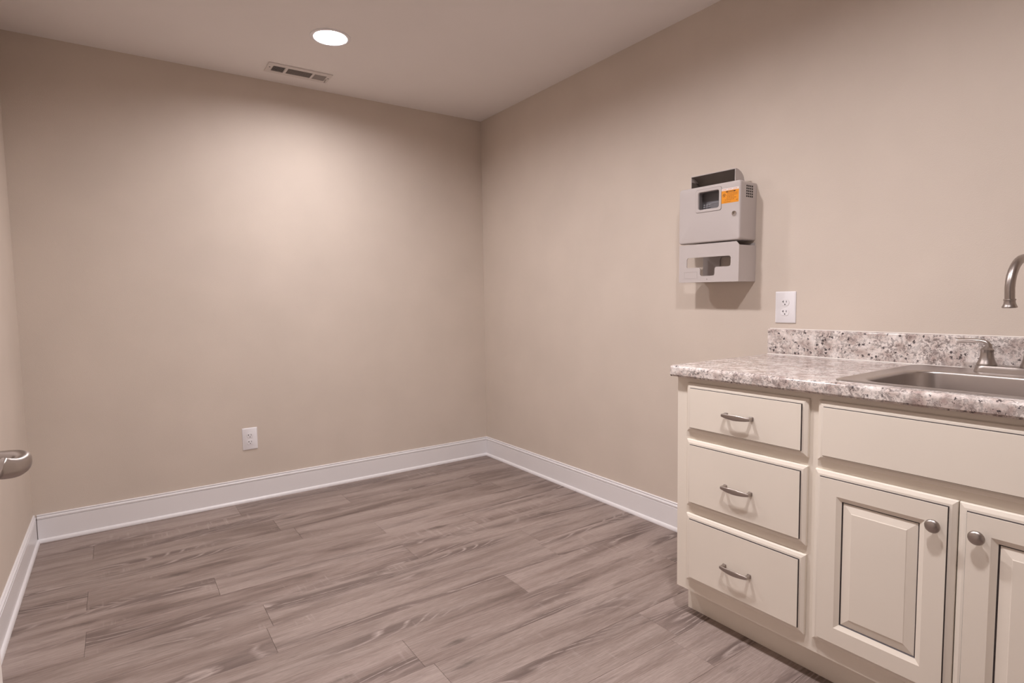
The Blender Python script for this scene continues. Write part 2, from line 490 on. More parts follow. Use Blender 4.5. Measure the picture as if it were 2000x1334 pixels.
# ------------------------------------------------------------------ recessed ceiling lamps
def ceiling_light(cx, cy, label, lamp):
    t = empty('ceiling_light', (cx, cy, H))
    tag(t, label, 'ceiling light', 'recessed ceiling lights')
    bm = bmesh.new()
    lathe(bm, [(0.0765, 0.0), (0.0765, -0.0025), (0.080, -0.005), (0.090, -0.0045), (0.0945, -0.002), (0.0945, 0.0)], (0, 0, -0.0003), 'Z', 64, False, False)
    link('trim_ring', bm, M['plastic_white'], t, 40)
    bm = bmesh.new()
    lathe(bm, [(0.0760, 0.0), (0.0750, 0.008), (0.0725, 0.018), (0.0725, 0.060)], (0, 0, 0), 'Z', 64, False, True)
    link('can', bm, M['plastic_white'], t, 40)
    bm = bmesh.new()
    lathe(bm, [(0.0715, 0.0180), (0.062, 0.0150), (0.040, 0.0110), (0.015, 0.0100)], (0, 0, 0), 'Z', 48, True, True)
    link('lens', bm, M[lamp], t, 60)
ceiling_light(*LIGHTS[0], 'lit round recessed ceiling light near the air vent', 'lamp0')
ceiling_light(*LIGHTS[1], 'round recessed ceiling light over the middle of the room', 'lamp1')
ceiling_light(*LIGHTS[2], 'round recessed ceiling light over the floor before the sink', 'lamp2')

# ------------------------------------------------------------------ ceiling vent
def ceiling_vent():
    t = empty('ceiling_vent', (-1.3205, -0.2165, H))
    tag(t, 'white rectangular ceiling air vent with three louvered sections', 'air vent')
    hx, hy = 0.169, 0.068
    secs = [(-0.142, -0.078), (-0.064, 0.066), (0.078, 0.144)]
    sy0, sy1 = -0.0385, 0.0385
    bm = bmesh.new()
    z1, z0 = -0.0004, -0.006
    # frame of bars round the three openings
    xs = [-hx] + [v for s in secs for v in s] + [hx]
    box(bm, -hx, hx, sy1, hy, z0, z1); box(bm, -hx, hx, -hy, sy0, z0, z1)
    for i in range(0, len(xs), 2): box(bm, xs[i], xs[i+1], sy0, sy1, z0, z1)
    # raised lip
    link('vent_frame', bm, M['vent'], t)
    for k, (a, b_) in enumerate(secs):
        bm = bmesh.new(); box(bm, a, b_, sy0, sy1, -0.0012, -0.0004)
        link('duct_opening', bm, M['duct'], t)
        bm = bmesh.new()
        if k != 1:
            n = 9
            for i in range(n):
                x = lerp(a, b_, (i + 0.5) / n); d = 0.0024 if k == 0 else -0.0024
                vs_ = [bm.verts.new(p) for p in ((x - d, sy0, z0), (x - d, sy1, z0), (x + d, sy1, -0.0014), (x + d, sy0, -0.0014))]
                bm.faces.new(vs_)
        else:
            n = 9
            for i in range(n):
                y_ = lerp(sy0, sy1, (i + 0.5) / n)
                vs_ = [bm.verts.new(p) for p in ((a, y_ - 0.0028, z0), (b_, y_ - 0.0028, z0), (b_, y_ + 0.0028, -0.0014), (a, y_ + 0.0028, -0.0014))]
                bm.faces.new(vs_)
        geo = bm.faces[:]
        bmesh.ops.solidify(bm, geom=geo, thickness=0.0006)
        tag(link('louvers', bm, M['vent'], t), kind='stuff')
    bm = bmesh.new(); box(bm, 0.1475, 0.1505, -0.004, 0.030, -0.016, z0)
    box(bm, 0.1455, 0.1525, 0.022, 0.032, -0.020, -0.014, 0, 0.001)
    link('damper_lever', bm, M['vent'], t)
    for sx in (-0.156, 0.158):
        bm = bmesh.new(); lathe(bm, [(0.004, 0.0), (0.004, -0.0012), (0.002, -0.0018)], (sx, -0.012, z0), 'Z', 12)
        link('screw', bm, M['duct'], t, 40)
ceiling_vent()

# ------------------------------------------------------------------ wall outlets (local: X right, -Y out of the wall)
def outlet(loc, rz, label, w_=0.0815, h_=0.128):
    t = empty('wall_outlet', loc, rz)
    tag(t, label, 'outlet', 'white duplex wall outlets')
    bm = bmesh.new()
    def rg(i, d): return rrect_xz(-w_/2 + i, w_/2 - i, -h_/2 + i, h_/2 - i, 0.003, -d, 3)
    ring_loft(bm, [rg(0, 0.0004), rg(0, 0.0022), rg(0.0012, 0.0042), rg(0.0045, 0.0060)])
    link('cover_plate', bm, M['plastic_white'], t, 25)
    for s in (1, -1):
        zc = 0.0195 * s
        bm = bmesh.new(); pts = []
        for i in range(40):
            a = 2 * PI * i / 40; pts.append((0.0172 * math.cos(a), max(-0.0142, min(0.0142, 0.0172 * math.sin(a)))))
        ring_loft(bm, [[(x * k, -d, zc + z * k) for x, z in pts] for k, d in ((1.035, 0.0058), (1.035, 0.0061), (1.0, 0.0062), (1.0, 0.0072), (0.96, 0.0078))], [1, 1, 0, 0])
        rc = link('receptacle', bm, [M['plastic_white'], M['vent']], t, 40)
        bm = bmesh.new()
        box(bm, -0.0080, -0.0056, -0.0081, -0.0077, zc - 0.0012, zc + 0.0078)
        box(bm, -0.0112, -0.0080, -0.0081, -0.0077, zc + 0.0022, zc + 0.0046)
        link('slot', bm, M['slot'], rc)
        bm = bmesh.new(); box(bm, 0.0052, 0.0074, -0.0081, -0.0077, zc - 0.0004, zc + 0.0070)
        link('slot', bm, M['slot'], rc)
        bm = bmesh.new(); lathe(bm, [(0.0026, 0.0077), (0.0026, 0.0081)], (0, 0, zc - 0.0078), '-Y', 14)
        link('ground_hole', bm, M['slot'], rc)
    bm = bmesh.new(); lathe(bm, [(0.0026, 0.0059), (0.0026, 0.0064), (0.0015, 0.0069)], (0, 0, 0), '-Y', 14)
    link('screw', bm, M['plastic_white'], t, 40)
outlet((-1.6275, 0, 0.370), 0.0, 'white duplex outlet low on the back wall just above the baseboard')
outlet((0, -2.3060, 1.1065), -PI/2, 'white duplex outlet above the countertop backsplash', 0.086, 0.1275)

# ------------------------------------------------------------------ base cabinet (local: X right along the run, -Y out of the wall)
CW = 1.226
FD = 0.5974              # face frame plane
ZT, ZTOP = 0.1077, 0.8755
cab = empty('base_cabinet', (0, YC, 0), -PI/2)
tag(cab, 'cream painted base cabinet with dark glazed edges, three drawers and two doors', 'cabinet')
bm = bmesh.new()
box(bm, 0.001, 0.018, -(FD - 0.019), -0.003, ZT, ZTOP); box(bm, 0.001, 0.018, -0.530, -0.003, 0.0006, ZT)
box(bm, CW - 0.018, CW, -(FD - 0.019), -0.003, ZT, ZTOP); box(bm, CW - 0.018, CW, -0.530, -0.003, 0.0006, ZT)
box(bm, 0.018, CW - 0.018, -(FD - 0.019), -0.003, ZT, ZT + 0.016)
box(bm, 0.018, CW - 0.018, -0.012, -0.003, ZT, ZTOP)
link('body', bm, M['cream'], cab)
bm = bmesh.new()
for (a, b_) in ((0.0, 0.060), (0.462, 0.508), (CW - 0.060, CW)): box(bm, a, b_, -FD, -(FD - 0.019), ZT, ZTOP)
for (a, b_) in ((ZT, 0.166), (0.640, 0.700), (0.845, ZTOP)):
    for (c, d) in ((0.060, 0.462), (0.508, CW - 0.060)): box(bm, c, d, -FD + 0.0002, -(FD - 0.019), a, b_)
box(bm, 0.060, 0.462, -FD + 0.0002, -(FD - 0.019), 0.380, 0.436)
link('face_frame', bm, M['cream'], cab)
bm = bmesh.new(); box(bm, 0.0, CW, -0.5325, -0.5305, 0.0006, ZT + 0.001)
link('toe_kick', bm, M['cream'], cab)

def front_rings(x0, x1, z0, z1, prof):
    return [[(x0 + i, -FD - 0.0006 - d, z0 + i), (x1 - i, -FD - 0.0006 - d, z0 + i), (x1 - i, -FD - 0.0006 - d, z1 - i), (x0 + i, -FD - 0.0006 - d, z1 - i)] for i, d in prof]
# slab fronts: eased outer edge, gentle slope inwards, dark glazed step, flat centre
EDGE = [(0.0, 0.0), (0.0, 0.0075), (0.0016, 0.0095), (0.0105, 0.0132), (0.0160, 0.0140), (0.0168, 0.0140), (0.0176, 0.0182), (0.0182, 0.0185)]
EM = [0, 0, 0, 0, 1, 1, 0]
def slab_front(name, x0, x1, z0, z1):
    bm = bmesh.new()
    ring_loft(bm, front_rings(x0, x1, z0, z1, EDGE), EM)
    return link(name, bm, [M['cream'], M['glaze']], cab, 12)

def pull(parent, x, z):
    base = -FD - 0.0006 - 0.0185
    half = 0.0495
    t = bmesh.new()
    # bowed strap, broad in the middle
    n = 22; pts, rad = [], []
    for i in range(n + 1):
        s = -1 + 2 * i / n
        pts.append((x + half * s, base - (0.0195 + 0.0065 * (1 - s * s)), z - 0.0010 * (1 - s*s)))
        wv = 0.0052 + 0.0036 * (1 - abs(s) ** 1.6) if abs(s) < 0.93 else 0.0048
        rad.append((0.0030, wv))
    sweep(t, pts, rad, (0, 0, 1), 16, 0.72)
    o = link('handle', t, M['nickel'], parent, 40)
    # two square posts with a small foot
    for s in (-1, 1):
        t = bmesh.new()
        px_ = x + s * (half - 0.0045)
        sweep(t, [(px_, base - 0.0002, z), (px_, base - 0.003, z), (px_, base - 0.004, z), (px_, base - 0.014, z), (px_ , base - 0.0205, z)],
              [(0.0068, 0.0072), (0.0068, 0.0072), (0.0052, 0.0056), (0.0050, 0.0054), (0.0046, 0.0052)], (0, 0, 1), 16, 0.45)
        link('handle_post', t, M['nickel'], parent, 40)

def U(y): return -(y - YC)          # world y -> cabinet local X
DX0, DX1 = U(-2.3010), U(-2.7270)
for z0, z1, hz_ in ((0.6855, 0.8570, 0.7705), (0.4215, 0.6590, 0.5310), (0.1500, 0.3935, 0.2625)):
    d = slab_front('drawer', DX0, DX1, z0, z1)
    pull(d, U(-2.5085), hz_)
slab_front('false_drawer_front', U(-2.7545), U(-3.4290), 0.6855, 0.8575)

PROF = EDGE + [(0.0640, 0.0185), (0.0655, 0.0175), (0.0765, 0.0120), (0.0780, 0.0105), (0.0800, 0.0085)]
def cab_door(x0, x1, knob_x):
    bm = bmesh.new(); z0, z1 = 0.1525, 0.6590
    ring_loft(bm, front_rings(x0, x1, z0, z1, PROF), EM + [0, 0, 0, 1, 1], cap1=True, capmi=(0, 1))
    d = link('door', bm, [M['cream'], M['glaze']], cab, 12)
    bm = bmesh.new()
    pp = [(0.0795, 0.0086), (0.0797, 0.0098), (0.0815, 0.0102), (0.1020, 0.0150), (0.1032, 0.0158), (0.1040, 0.0160)]
    ring_loft(bm, front_rings(x0, x1, z0, z1, pp))
    link('raised_panel', bm, M['cream'], d, 12)
    bm = bmesh.new(); b0 = FD + 0.0006 + 0.0185
    lathe(bm, [(0.0085, b0 + 0.0002), (0.0080, b0 + 0.002), (0.0058, b0 + 0.007), (0.0062, b0 + 0.011), (0.0120, b0 + 0.0145), (0.0162, b0 + 0.0175), (0.0168, b0 + 0.0200),
               (0.0150, b0 + 0.0232), (0.0105, b0 + 0.0258), (0.005, b0 + 0.0270), (0.001, b0 + 0.0273)], (knob_x, 0, 0.5915), '-Y', 36)
    link('knob', bm, M['nickel'], d, 60)
cab_door(U(-2.7495), U(-3.0885), U(-3.0470))
cab_door(U(-3.0910), U(-3.4290), U(-3.1330))

# ------------------------------------------------------------------ countertop + backsplash (world-aligned run: local X right, -Y out)
YT = -2.2407
ZC, ZB = 0.914, 0.876
CT = 0.6255
CL = 1.252
top = empty('countertop', (0, YT, ZB), -PI/2)
tag(top, 'speckled pink and grey granite-look laminate countertop with rounded front edge and backsplash', 'countertop')
SX0, SX1 = 0.560, 1.145           # cut-out along X
SY0, SY1 = 0.560, 0.075           # cut-out, distance from the wall
bm = bmesh.new()
th = ZC - ZB
prof = [(-0.0205, 0.0), (-0.0205, th)]
prof = [(-SY0, 0.0), (-SY0, th), (-(CT - 0.016), th)]
for i in range(1, 9):
    a = PI/2 * i / 8; prof.append((-(CT - 0.012) - 0.012 * math.sin(a), th - 0.012 + 0.012 * math.cos(a)))
prof += [(-CT, 0.006), (-CT + 0.004, 0.0)]
ring_loft(bm, [[(0.0, y_, z_) for y_, z_ in prof], [(CL, y_, z_) for y_, z_ in prof]])
box(bm, 0.0, SX0, -SY0, -0.001, 0, th)
box(bm, SX1, CL, -SY0, -0.001, 0, th)
box(bm, SX0, SX1, -SY1, -0.001, 0, th)
link('worktop', bm, M['laminate'], top, 30)
bm = bmesh.new()
bh = 0.1035
prof = [(-0.001, th + 0.0002), (-0.0195, th + 0.0002), (-0.0195, th + bh - 0.006)]
for i in range(1, 7):
    a = PI/2 * i / 6; prof.append((-0.0195 + 0.006 - 0.006 * math.cos(a), th + bh - 0.006 + 0.006 * math.sin(a)))
prof += [(-0.001, th + bh)]
ring_loft(bm, [[(0.001, y_, z_) for y_, z_ in prof], [(CL, y_, z_) for y_, z_ in prof]])
link('backsplash', bm, M['laminate'], top, 30)
bm = bmesh.new()
for (pa, pb) in (((-0.0195, th + 0.0002), (-0.0235, th + 0.0002)),):
    rgs = [[(x_, -0.0197, th + 0.0036), (x_, -0.0232, th + 0.0004), (x_, -0.0197, th + 0.0004)] for x_ in (0.001, CL)]
    ring_loft(bm, rgs)
rgs = [[(x_, -0.0008, th + bh + 0.0030), (x_, -0.0040, th + bh + 0.0003), (x_, -0.0008, th + bh + 0.0003)] for x_ in (0.001, CL)]
ring_loft(bm, rgs)
link('caulk_bead', bm, M['caulk'], top)

# ------------------------------------------------------------------ sink
sink = empty('sink', (0, YT, ZC), -PI/2)
tag(sink, 'stainless steel drop-in sink set into the countertop', 'sink')
def S(y): return -(y - YT)
ox0, ox1, oy0, oy1 = S(-2.778), S(-3.408), -0.585, -0.042     # outer rim
bx0, bx1, by0, by1 = S(-2.826), S(-3.360), -0.548, -0.168     # bowl
bm = bmesh.new()
rgs = [rrect(ox0, ox1, oy0, oy1, 0.030, 0.0004), rrect(ox0 + 0.0006, ox1 - 0.0006, oy0 + 0.0006, oy1 - 0.0006, 0.030, 0.0022),
       rrect(ox0 + 0.004, ox1 - 0.004, oy0 + 0.004, oy1 - 0.004, 0.029, 0.0046), rrect(ox0 + 0.009, ox1 - 0.009, oy0 + 0.009, oy1 - 0.009, 0.028, 0.0044),
       rrect(ox0 + 0.014, ox1 - 0.014, oy0 + 0.014, oy1 - 0.014, 0.027, 0.0026)]
rgs.append(rrect(bx0 - 0.006, bx1 + 0.006, by0 - 0.006, by1 + 0.006, 0.078, 0.0024))
for i in range(1, 7):
    a = PI/2 * i / 6; k = 0.010
    rgs.append(rrect(bx0 - 0.006 + k * math.sin(a), bx1 + 0.006 - k * math.sin(a), by0 - 0.006 + k * math.sin(a), by1 + 0.006 - k * math.sin(a), 0.076, 0.0024 - k * (1 - math.cos(a))))
rgs.append(rrect(bx0 + 0.010, bx1 - 0.010, by0 + 0.010, by1 - 0.010, 0.072, -0.110))
for i in range(1, 7):
    a = PI/2 * i / 6; k = 0.045; q = 0.010 + k * (1 - math.cos(a))
    rgs.append(rrect(bx0 + q, bx1 - q, by0 + q, by1 - q, 0.072 - 0.03 * i / 6, -0.110 - k * math.sin(a)))
rgs.append(rrect(bx0 + 0.20, bx1 - 0.20, by0 + 0.15, by1 - 0.15, 0.02, -0.158))
ring_loft(bm, rgs, cap0=False)
link('basin', bm, M['steel'], sink, 35)
bm = bmesh.new(); lathe(bm, [(0.044, 0.0), (0.044, 0.003), (0.036, 0.004), (0.030, 0.001)], ((bx0 + bx1)/2, (by0 + by1)/2, -0.1575), 'Z', 32)
link('drain', bm, M['chrome'], sink, 40)

# ------------------------------------------------------------------ faucet
FY = -3.092
FX = -0.092
fau = empty('faucet', (FX, FY, ZC + 0.0030), -PI/2)
tag(fau, 'brushed nickel two-handle gooseneck faucet on the sink deck', 'faucet')
bm = bmesh.new()
def fr(i, z): return rrect(-0.134 + i, 0.134 - i, -0.030 + i * 0.8, 0.030 - i * 0.8, 0.026, z, 8)
ring_loft(bm, [fr(0, 0.0), fr(0.0004, 0.002), fr(0.0022, 0.010), fr(0.0042, 0.0178), fr(0.0050, 0.0187), fr(0.0065, 0.019)])
link('escutcheon', bm, M['nickel'], fau, 35)
for s in (-1, 1):
    hx = 0.1045 * s
    bm = bmesh.new()
    lathe(bm, [(0.0245, 0.0192), (0.0250, 0.021), (0.0240, 0.0245), (0.0205, 0.032), (0.0172, 0.044), (0.0158, 0.056), (0.0160, 0.062), (0.0168, 0.0635), (0.0168, 0.0665), (0.0135, 0.069), (0.0095, 0.074), (0.006, 0.077)], (hx, 0, 0), 'Z', 36)
    vb = link('valve_body', bm, M['nickel'], fau, 35)
    bm = bmesh.new()
    P = catmull([(hx - s*0.004, 0, 0.070), (hx - s*0.003, 0, 0.078), (hx + s*0.003, 0, 0.0865), (hx + s*0.014, 0, 0.0905), (hx + s*0.032, -0.001, 0.0915), (hx + s*0.052, -0.002, 0.0905), (hx + s*0.068, -0.003, 0.0895), (hx + s*0.0735, -0.003, 0.0893)], 6)
    rad = []
    for i in range(len(P)):
        q = i / (len(P) - 1)
        if q < 0.4: rad.append((0.0085 - 0.004 * q, 0.0085 - 0.007 * q))
        else:
            u = (q - 0.4) / 0.6
            a = lerp(0.0069, 0.0115, u); rad.append((a if u < 0.93 else a * 0.7, lerp(0.0060, 0.0080, u) if u < 0.93 else 0.0055))
    sweep(bm, P, rad, (0, 0, 1), 18)
    link('lever', bm, M['nickel'], vb, 50)
bm = bmesh.new()
lathe(bm, [(0.0275, 0.0192), (0.0280, 0.021), (0.0268, 0.026), (0.0235, 0.036), (0.0205, 0.052), (0.0192, 0.070), (0.0195, 0.078), (0.0205, 0.080), (0.0205, 0.084), (0.0165, 0.088), (0.0135, 0.093)], (0, 0, 0), 'Z', 36)
link('spout_base', bm, M['nickel'], fau, 35)
bm = bmesh.new()
# gooseneck turned a little to the left of straight ahead
RA, zt_ = 0.083, 0.246
P = [(0, 0, 0.085), (0, 0, 0.14), (0, 0, 0.19)]
sw = Vector((-0.10, -0.995, 0)).normalized()
for i in range(0, 17):
    a = PI * 1.06 * i / 16
    P.append(tuple(sw * (RA * (1 - math.cos(a))) + Vector((0, 0, zt_ + RA * math.sin(a)))))
P.append(tuple(Vector(P[-1]) + (Vector(P[-1]) - Vector(P[-2])).normalized() * 0.012))
tip = Vector(P[-1]); td = (Vector(P[-1]) - Vector(P[-2])).normalized()
sweep(bm, P, [(0.0112, 0.0112)] * len(P), (sw.y, -sw.x, 0), 24)
sp = link('spout', bm, M['nickel'], fau, 60)
bm = bmesh.new()
A = [(0.0, 0.0115), (0.001, 0.0135), (0.004, 0.0135), (0.005, 0.0122), (0.012, 0.0128), (0.018, 0.0150), (0.021, 0.0168), (0.0235, 0.0168), (0.0240, 0.0150)]
sweep(bm, [tip + td * d for d, r in A], [(r, r) for d, r in A], (sw.y, -sw.x, 0), 28)
link('aerator', bm, M['nickel'], sp, 40)

# ------------------------------------------------------------------ sharps disposal cabinet on the right wall
M['sharps'] = paint('beige_grey_plastic', (0.535, 0.485, 0.468), 0.45, 200, 0.05, 0.01)
M['sharps_in'] = plain('grey_inner_container', (0.50, 0.48, 0.485), 0.35)
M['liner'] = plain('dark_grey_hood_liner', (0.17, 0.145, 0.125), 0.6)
M['seam'] = plain('seam', (0.20, 0.18, 0.17), 0.6)
M['clear'] = plain('clear_ridge', (0.75, 0.74, 0.75), 0.25)
M['orange'] = plain('orange_label', (0.80, 0.30, 0.012), 0.4)
M['label_white'] = plain('label_header', (0.80, 0.72, 0.68), 0.4)
M['label_red'] = plain('label_header_print', (0.75, 0.22, 0.10), 0.4)
M['ink'] = plain('label_ink', (0.05, 0.018, 0.01), 0.5)
M['ink_soft'] = plain('label_small_print', (0.38, 0.12, 0.012), 0.5)
mt, nt, b = new_mat('window_plastic')
tr = nt.nodes.new('ShaderNodeBsdfTransparent'); tr.inputs[0].default_value = (0.82, 0.82, 0.83, 1)
gl = nt.nodes.new('ShaderNodeBsdfGlossy'); gl.inputs['Roughness'].default_value = 0.08
fr_ = nt.nodes.new('ShaderNodeFresnel'); fr_.inputs[0].default_value = 1.3
mx_ = nt.nodes.new('ShaderNodeMixShader')
nt.links.new(fr_.outputs[0], mx_.inputs[0]); nt.links.new(tr.outputs[0], mx_.inputs[1]); nt.links.new(gl.outputs[0], mx_.inputs[2])
nt.links.new(mx_.outputs[0], nt.nodes['Material Output'].inputs[0])
M['pane'] = mt

SCY, SCZ = -1.8610, 1.2195         # left edge, bottom
sh = empty('sharps_cabinet', (0, SCY, SCZ), -PI/2)
sh.rotation_euler = (0, math.radians(0.8), -PI/2)
tag(sh, 'beige wall-mounted sharps disposal cabinet with orange warning label and glove box holder', 'sharps cabinet')
WD, DP = 0.3080, 0.120
# enclosure box (hollow, open to the front behind the door)
B0, B1 = 0.172, 0.409
bm = bmesh.new()
def hollow_ring(x0, x1, z0, z1, y0, y1, t_, r=0.008):
    o0 = rrect_xz(x0, x1, z0, z1, r, y0, 4); o1 = rrect_xz(x0, x1, z0, z1, r, y1, 4)
    i1 = rrect_xz(x0 + t_, x1 - t_, z0 + t_, z1 - t_, r * 0.6, y1, 4); i0 = rrect_xz(x0 + t_, x1 - t_, z0 + t_, z1 - t_, r * 0.6, y0 - 0.004, 4)
    ring_loft(bm, [o0, o1, i1, i0])
hollow_ring(0.006, WD - 0.004, B0, B1, -0.001, -0.094, 0.004)
link('enclosure', bm, M['sharps'], sh, 30)
# door: thick shell with rounded edges and a window opening
wx0, wx1, wz0, wz1 = 0.1035, 0.2075, 0.3120, 0.3860
bm = bmesh.new()
def dr(i, y_, r): return rrect_xz(i, WD - i, B0 - 0.002 + i, B1 + 0.003 - i, r, y_, 6)
outer = [dr(0.0, -0.0945, 0.012), dr(0.0, -0.112, 0.012), dr(0.0012, -0.1165, 0.012), dr(0.0038, -0.1192, 0.011), dr(0.008, -0.1200, 0.010)]
hole = [rrect_xz(wx0, wx1, wz0, wz1, 0.008, y_, 6) for y_ in (-0.1200, -0.1120, -0.0945)]
ring_loft(bm, outer + hole, cap0=False, cap1=False)
# back ring of the door
a = [bm.verts.new(p) for p in hole[-1]]; c = [bm.verts.new(p) for p in outer[0]]
for i in range(len(a)):
    j = (i + 1) % len(a); bm.faces.new((a[i], a[j], c[j], c[i]))
bmesh.ops.remove_doubles(bm, verts=bm.verts[:], dist=1e-6)
dor = link('door', bm, M['sharps'], sh, 35)
bm = bmesh.new()
fo = lambda i, y_: rrect_xz(wx0 - 0.0115 + i, wx1 + 0.0115 - i, wz0 - 0.0115 + i, wz1 + 0.0115 - i, 0.009, y_, 6)
ring_loft(bm, [fo(-0.0012, -0.1201), fo(-0.0012, -0.1204), fo(0, -0.12045), fo(0, -0.1215), fo(0.0012, -0.1225), fo(0.0095, -0.1225), fo(0.0115, -0.1205)], [1, 1, 0, 0, 0, 0], cap0=False, cap1=False)
link('window_frame', bm, [M['sharps'], M['seam']], dor, 30)
bm = bmesh.new(); ring_loft(bm, [rrect_xz(wx0 + 0.0005, wx1 - 0.0005, wz0 + 0.0005, wz1 - 0.0005, 0.007, y_, 6) for y_ in (-0.112, -0.1135)])
link('window_pane', bm, M['pane'], dor)
bm = bmesh.new(); lathe(bm, [(0.0105, 0.1201), (0.0105, 0.1225), (0.0090, 0.1245), (0.0055, 0.1250)], (0.2820, 0, 0.2790), '-Y', 28)
lk = link('lock', bm, M['chrome'], dor, 40)
bm = bmesh.new(); box(bm, 0.2811, 0.2829, -0.1254, -0.12505, 0.2755, 0.2825)
link('keyhole', bm, M['slot'], lk)
# inner container seen through the window
bm = bmesh.new()
box(bm, 0.085, 0.225, -0.070, -0.066, 0.292, 0.402); box(bm, 0.085, 0.089, -0.0935, -0.070, 0.292, 0.402); box(bm, 0.225, 0.229, -0.0935, -0.070, 0.292, 0.402)
box(bm, 0.089, 0.225, -0.0935, -0.070, 0.292, 0.300); box(bm, 0.140, 0.225, -0.088, -0.070, 0.300, 0.346, 0, 0.003)
link('inner_container', bm, M['sharps_in'], sh)
for i in range(3):
    for j in range(3):
        bm = bmesh.new(); box(bm, 0.108 + i * 0.0135, 0.1165 + i * 0.0135, -0.0905, -0.084, 0.3130 + j * 0.0095, 0.3190 + j * 0.0095, 0, 0.0015)
        link('ridge', bm, M['clear'], sh)
bm = bmesh.new(); sweep(bm, [(0.128, -0.088, 0.336), (0.16, -0.088, 0.340), (0.215, -0.088, 0.340)], [(0.0022, 0.0022)] * 3, (0, 0, 1), 8)
link('counter_rod', bm, M['clear'], sh, 60)
# orange warning label
lx0, lx1, lz0, lz1 = 0.2200, 0.3005, 0.3245, 0.3850
lb = empty('warning_label', (0, 0, 0)); lb.parent = sh
bm = bmesh.new(); box(bm, lx0, lx1, -0.12045, -0.1201, lz0, lz1 - 0.009); link('label_sheet', bm, M['orange'], lb)
bm = bmesh.new(); box(bm, lx0, lx1, -0.12045, -0.1201, lz1 - 0.009, lz1); link('label_header', bm, M['label_white'], lb)
def ink(name, mats, rects, y_=-0.1206):
    bm = bmesh.new()
    for (a, b_, c, d) in rects: box(bm, a, b_, y_, y_ + 0.0002, c, d)
    link(name, mats, lb) if False else link(name, bm, mats, lb)
ink('header_print', M['label_red'], [(lx0 + 0.004 + i * 0.0255, lx0 + 0.022 + i * 0.0255, lz1 - 0.0052, lz1 - 0.0036) for i in range(3)])
bm = bmesh.new()
for s in (-1, 1):
    cx_ = (lx0 + lx1) / 2 + 0.003 + s * 0.019
    vs_ = [bm.verts.new((cx_ + s*p, -0.1206, lz1 - 0.0145 + q)) for p, q in ((0.006, 0.0), (-0.002, 0.003), (-0.002, -0.003))]
    bm.faces.new(vs_)
bx_ = (lx0 + lx1) / 2 + 0.003
box(bm, bx_ - 0.0175, bx_ + 0.0175, -0.1206, -0.1204, lz1 - 0.0172, lz1 - 0.0118)
link('title_plate', bm, M['ink'], lb)
ink('title_print', M['orange'], [(bx_ - 0.0135 + i * 0.0041, bx_ - 0.0108 + i * 0.0041, lz1 - 0.0161, lz1 - 0.0130) for i in range(7)], -0.1208)
lines = []
for k, (a, b_) in enumerate(((0.026, 0.076), (0.024, 0.074), (0.026, 0.060), (0.024, 0.070), (0.016, 0.060))):
    zz = lz1 - 0.0235 - k * 0.0062
    x = lx0 + a
    while x < lx0 + b_:
        l_ = random.uniform(0.004, 0.009); lines.append((x, min(x + l_, lx0 + b_), zz, zz + 0.0024)); x += l_ + 0.0016
ink('small_print', M['ink_soft'], lines)
ink('code_print', M['ink_soft'], [(lx1 - 0.012, lx1 - 0.004, lz0 + 0.008, lz0 + 0.0105)])
ink('code_print', M['ink_soft'], [(lx0 + 0.010, lx0 + 0.045, lz0 + 0.005, lz0 + 0.0066)])
bm = bmesh.new()
for k in range(3):                      # three-lobed hazard symbol
    a0 = PI/2 + k * 2 * PI/3; cx_, cz_ = lx0 + 0.0125 + 0.0042 * math.cos(a0), lz1 - 0.0275 + 0.0042 * math.sin(a0)
    rg0 = [(cx_ + 0.0046 * math.cos(a), -0.1206, cz_ + 0.0046 * math.sin(a)) for a in [a0 + 0.6 + (2*PI - 1.2) * i / 16 for i in range(17)]]
    rg1 = [(cx_ + 0.0029 * math.cos(a), -0.1206, cz_ + 0.0029 * math.sin(a)) for a in [a0 + 0.6 + (2*PI - 1.2) * i / 16 for i in range(17)]]
    ring_loft(bm, [rg0, rg1], cap0=False, cap1=False, closed=False)
link('hazard_symbol', bm, M['ink'], lb)
# side vent holes
for i in range(4):
    for j in range(5):
        yy = -0.074 + i * 0.0125; zz = 0.395 - j * 0.0105
        bm = bmesh.new(); box(bm, WD - 0.0041, WD - 0.0034, yy, yy + 0.0078, zz - 0.0068, zz)
        link('vent_slot', bm, M['slot'], sh)
# hood over the drop slot: quarter-round, open to the front
hx0, hx1 = 0.0430, 0.2650
hf, hb_ = -0.094, -0.030
hz0, hz1 = B1 + 0.0032, 0.4670
arc = []
for i in range(0, 11):
    a = PI/2 * i / 10
    arc.append((hf + (hb_ - hf) * math.sin(a), hz0 + 0.004 + (hz1 - hz0 - 0.004) * math.cos(a)))
bm = bmesh.new()
t_ = 0.0025
inn = [(y_ if k == 0 else y_ - t_, z_ - t_ if k < 8 else z_) for k, (y_, z_) in enumerate(arc)]
pr = arc + [(hb_, hz0)] + [(hb_ - t_, hz0)] + inn[::-1]
ring_loft(bm, [[(x_, y_, z_) for y_, z_ in pr] for x_ in (hx0 + t_, hx1 - t_)])
link('hood', bm, M['sharps'], sh, 30)
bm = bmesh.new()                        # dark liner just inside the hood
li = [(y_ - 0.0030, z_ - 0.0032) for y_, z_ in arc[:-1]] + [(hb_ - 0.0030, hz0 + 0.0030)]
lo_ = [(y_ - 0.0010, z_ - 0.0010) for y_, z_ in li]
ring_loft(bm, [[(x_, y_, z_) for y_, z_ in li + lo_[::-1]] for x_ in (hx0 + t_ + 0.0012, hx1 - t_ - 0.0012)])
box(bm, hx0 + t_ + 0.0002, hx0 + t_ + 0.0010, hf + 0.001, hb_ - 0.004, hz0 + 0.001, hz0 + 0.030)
link('hood_liner', bm, M['liner'], sh, 30)
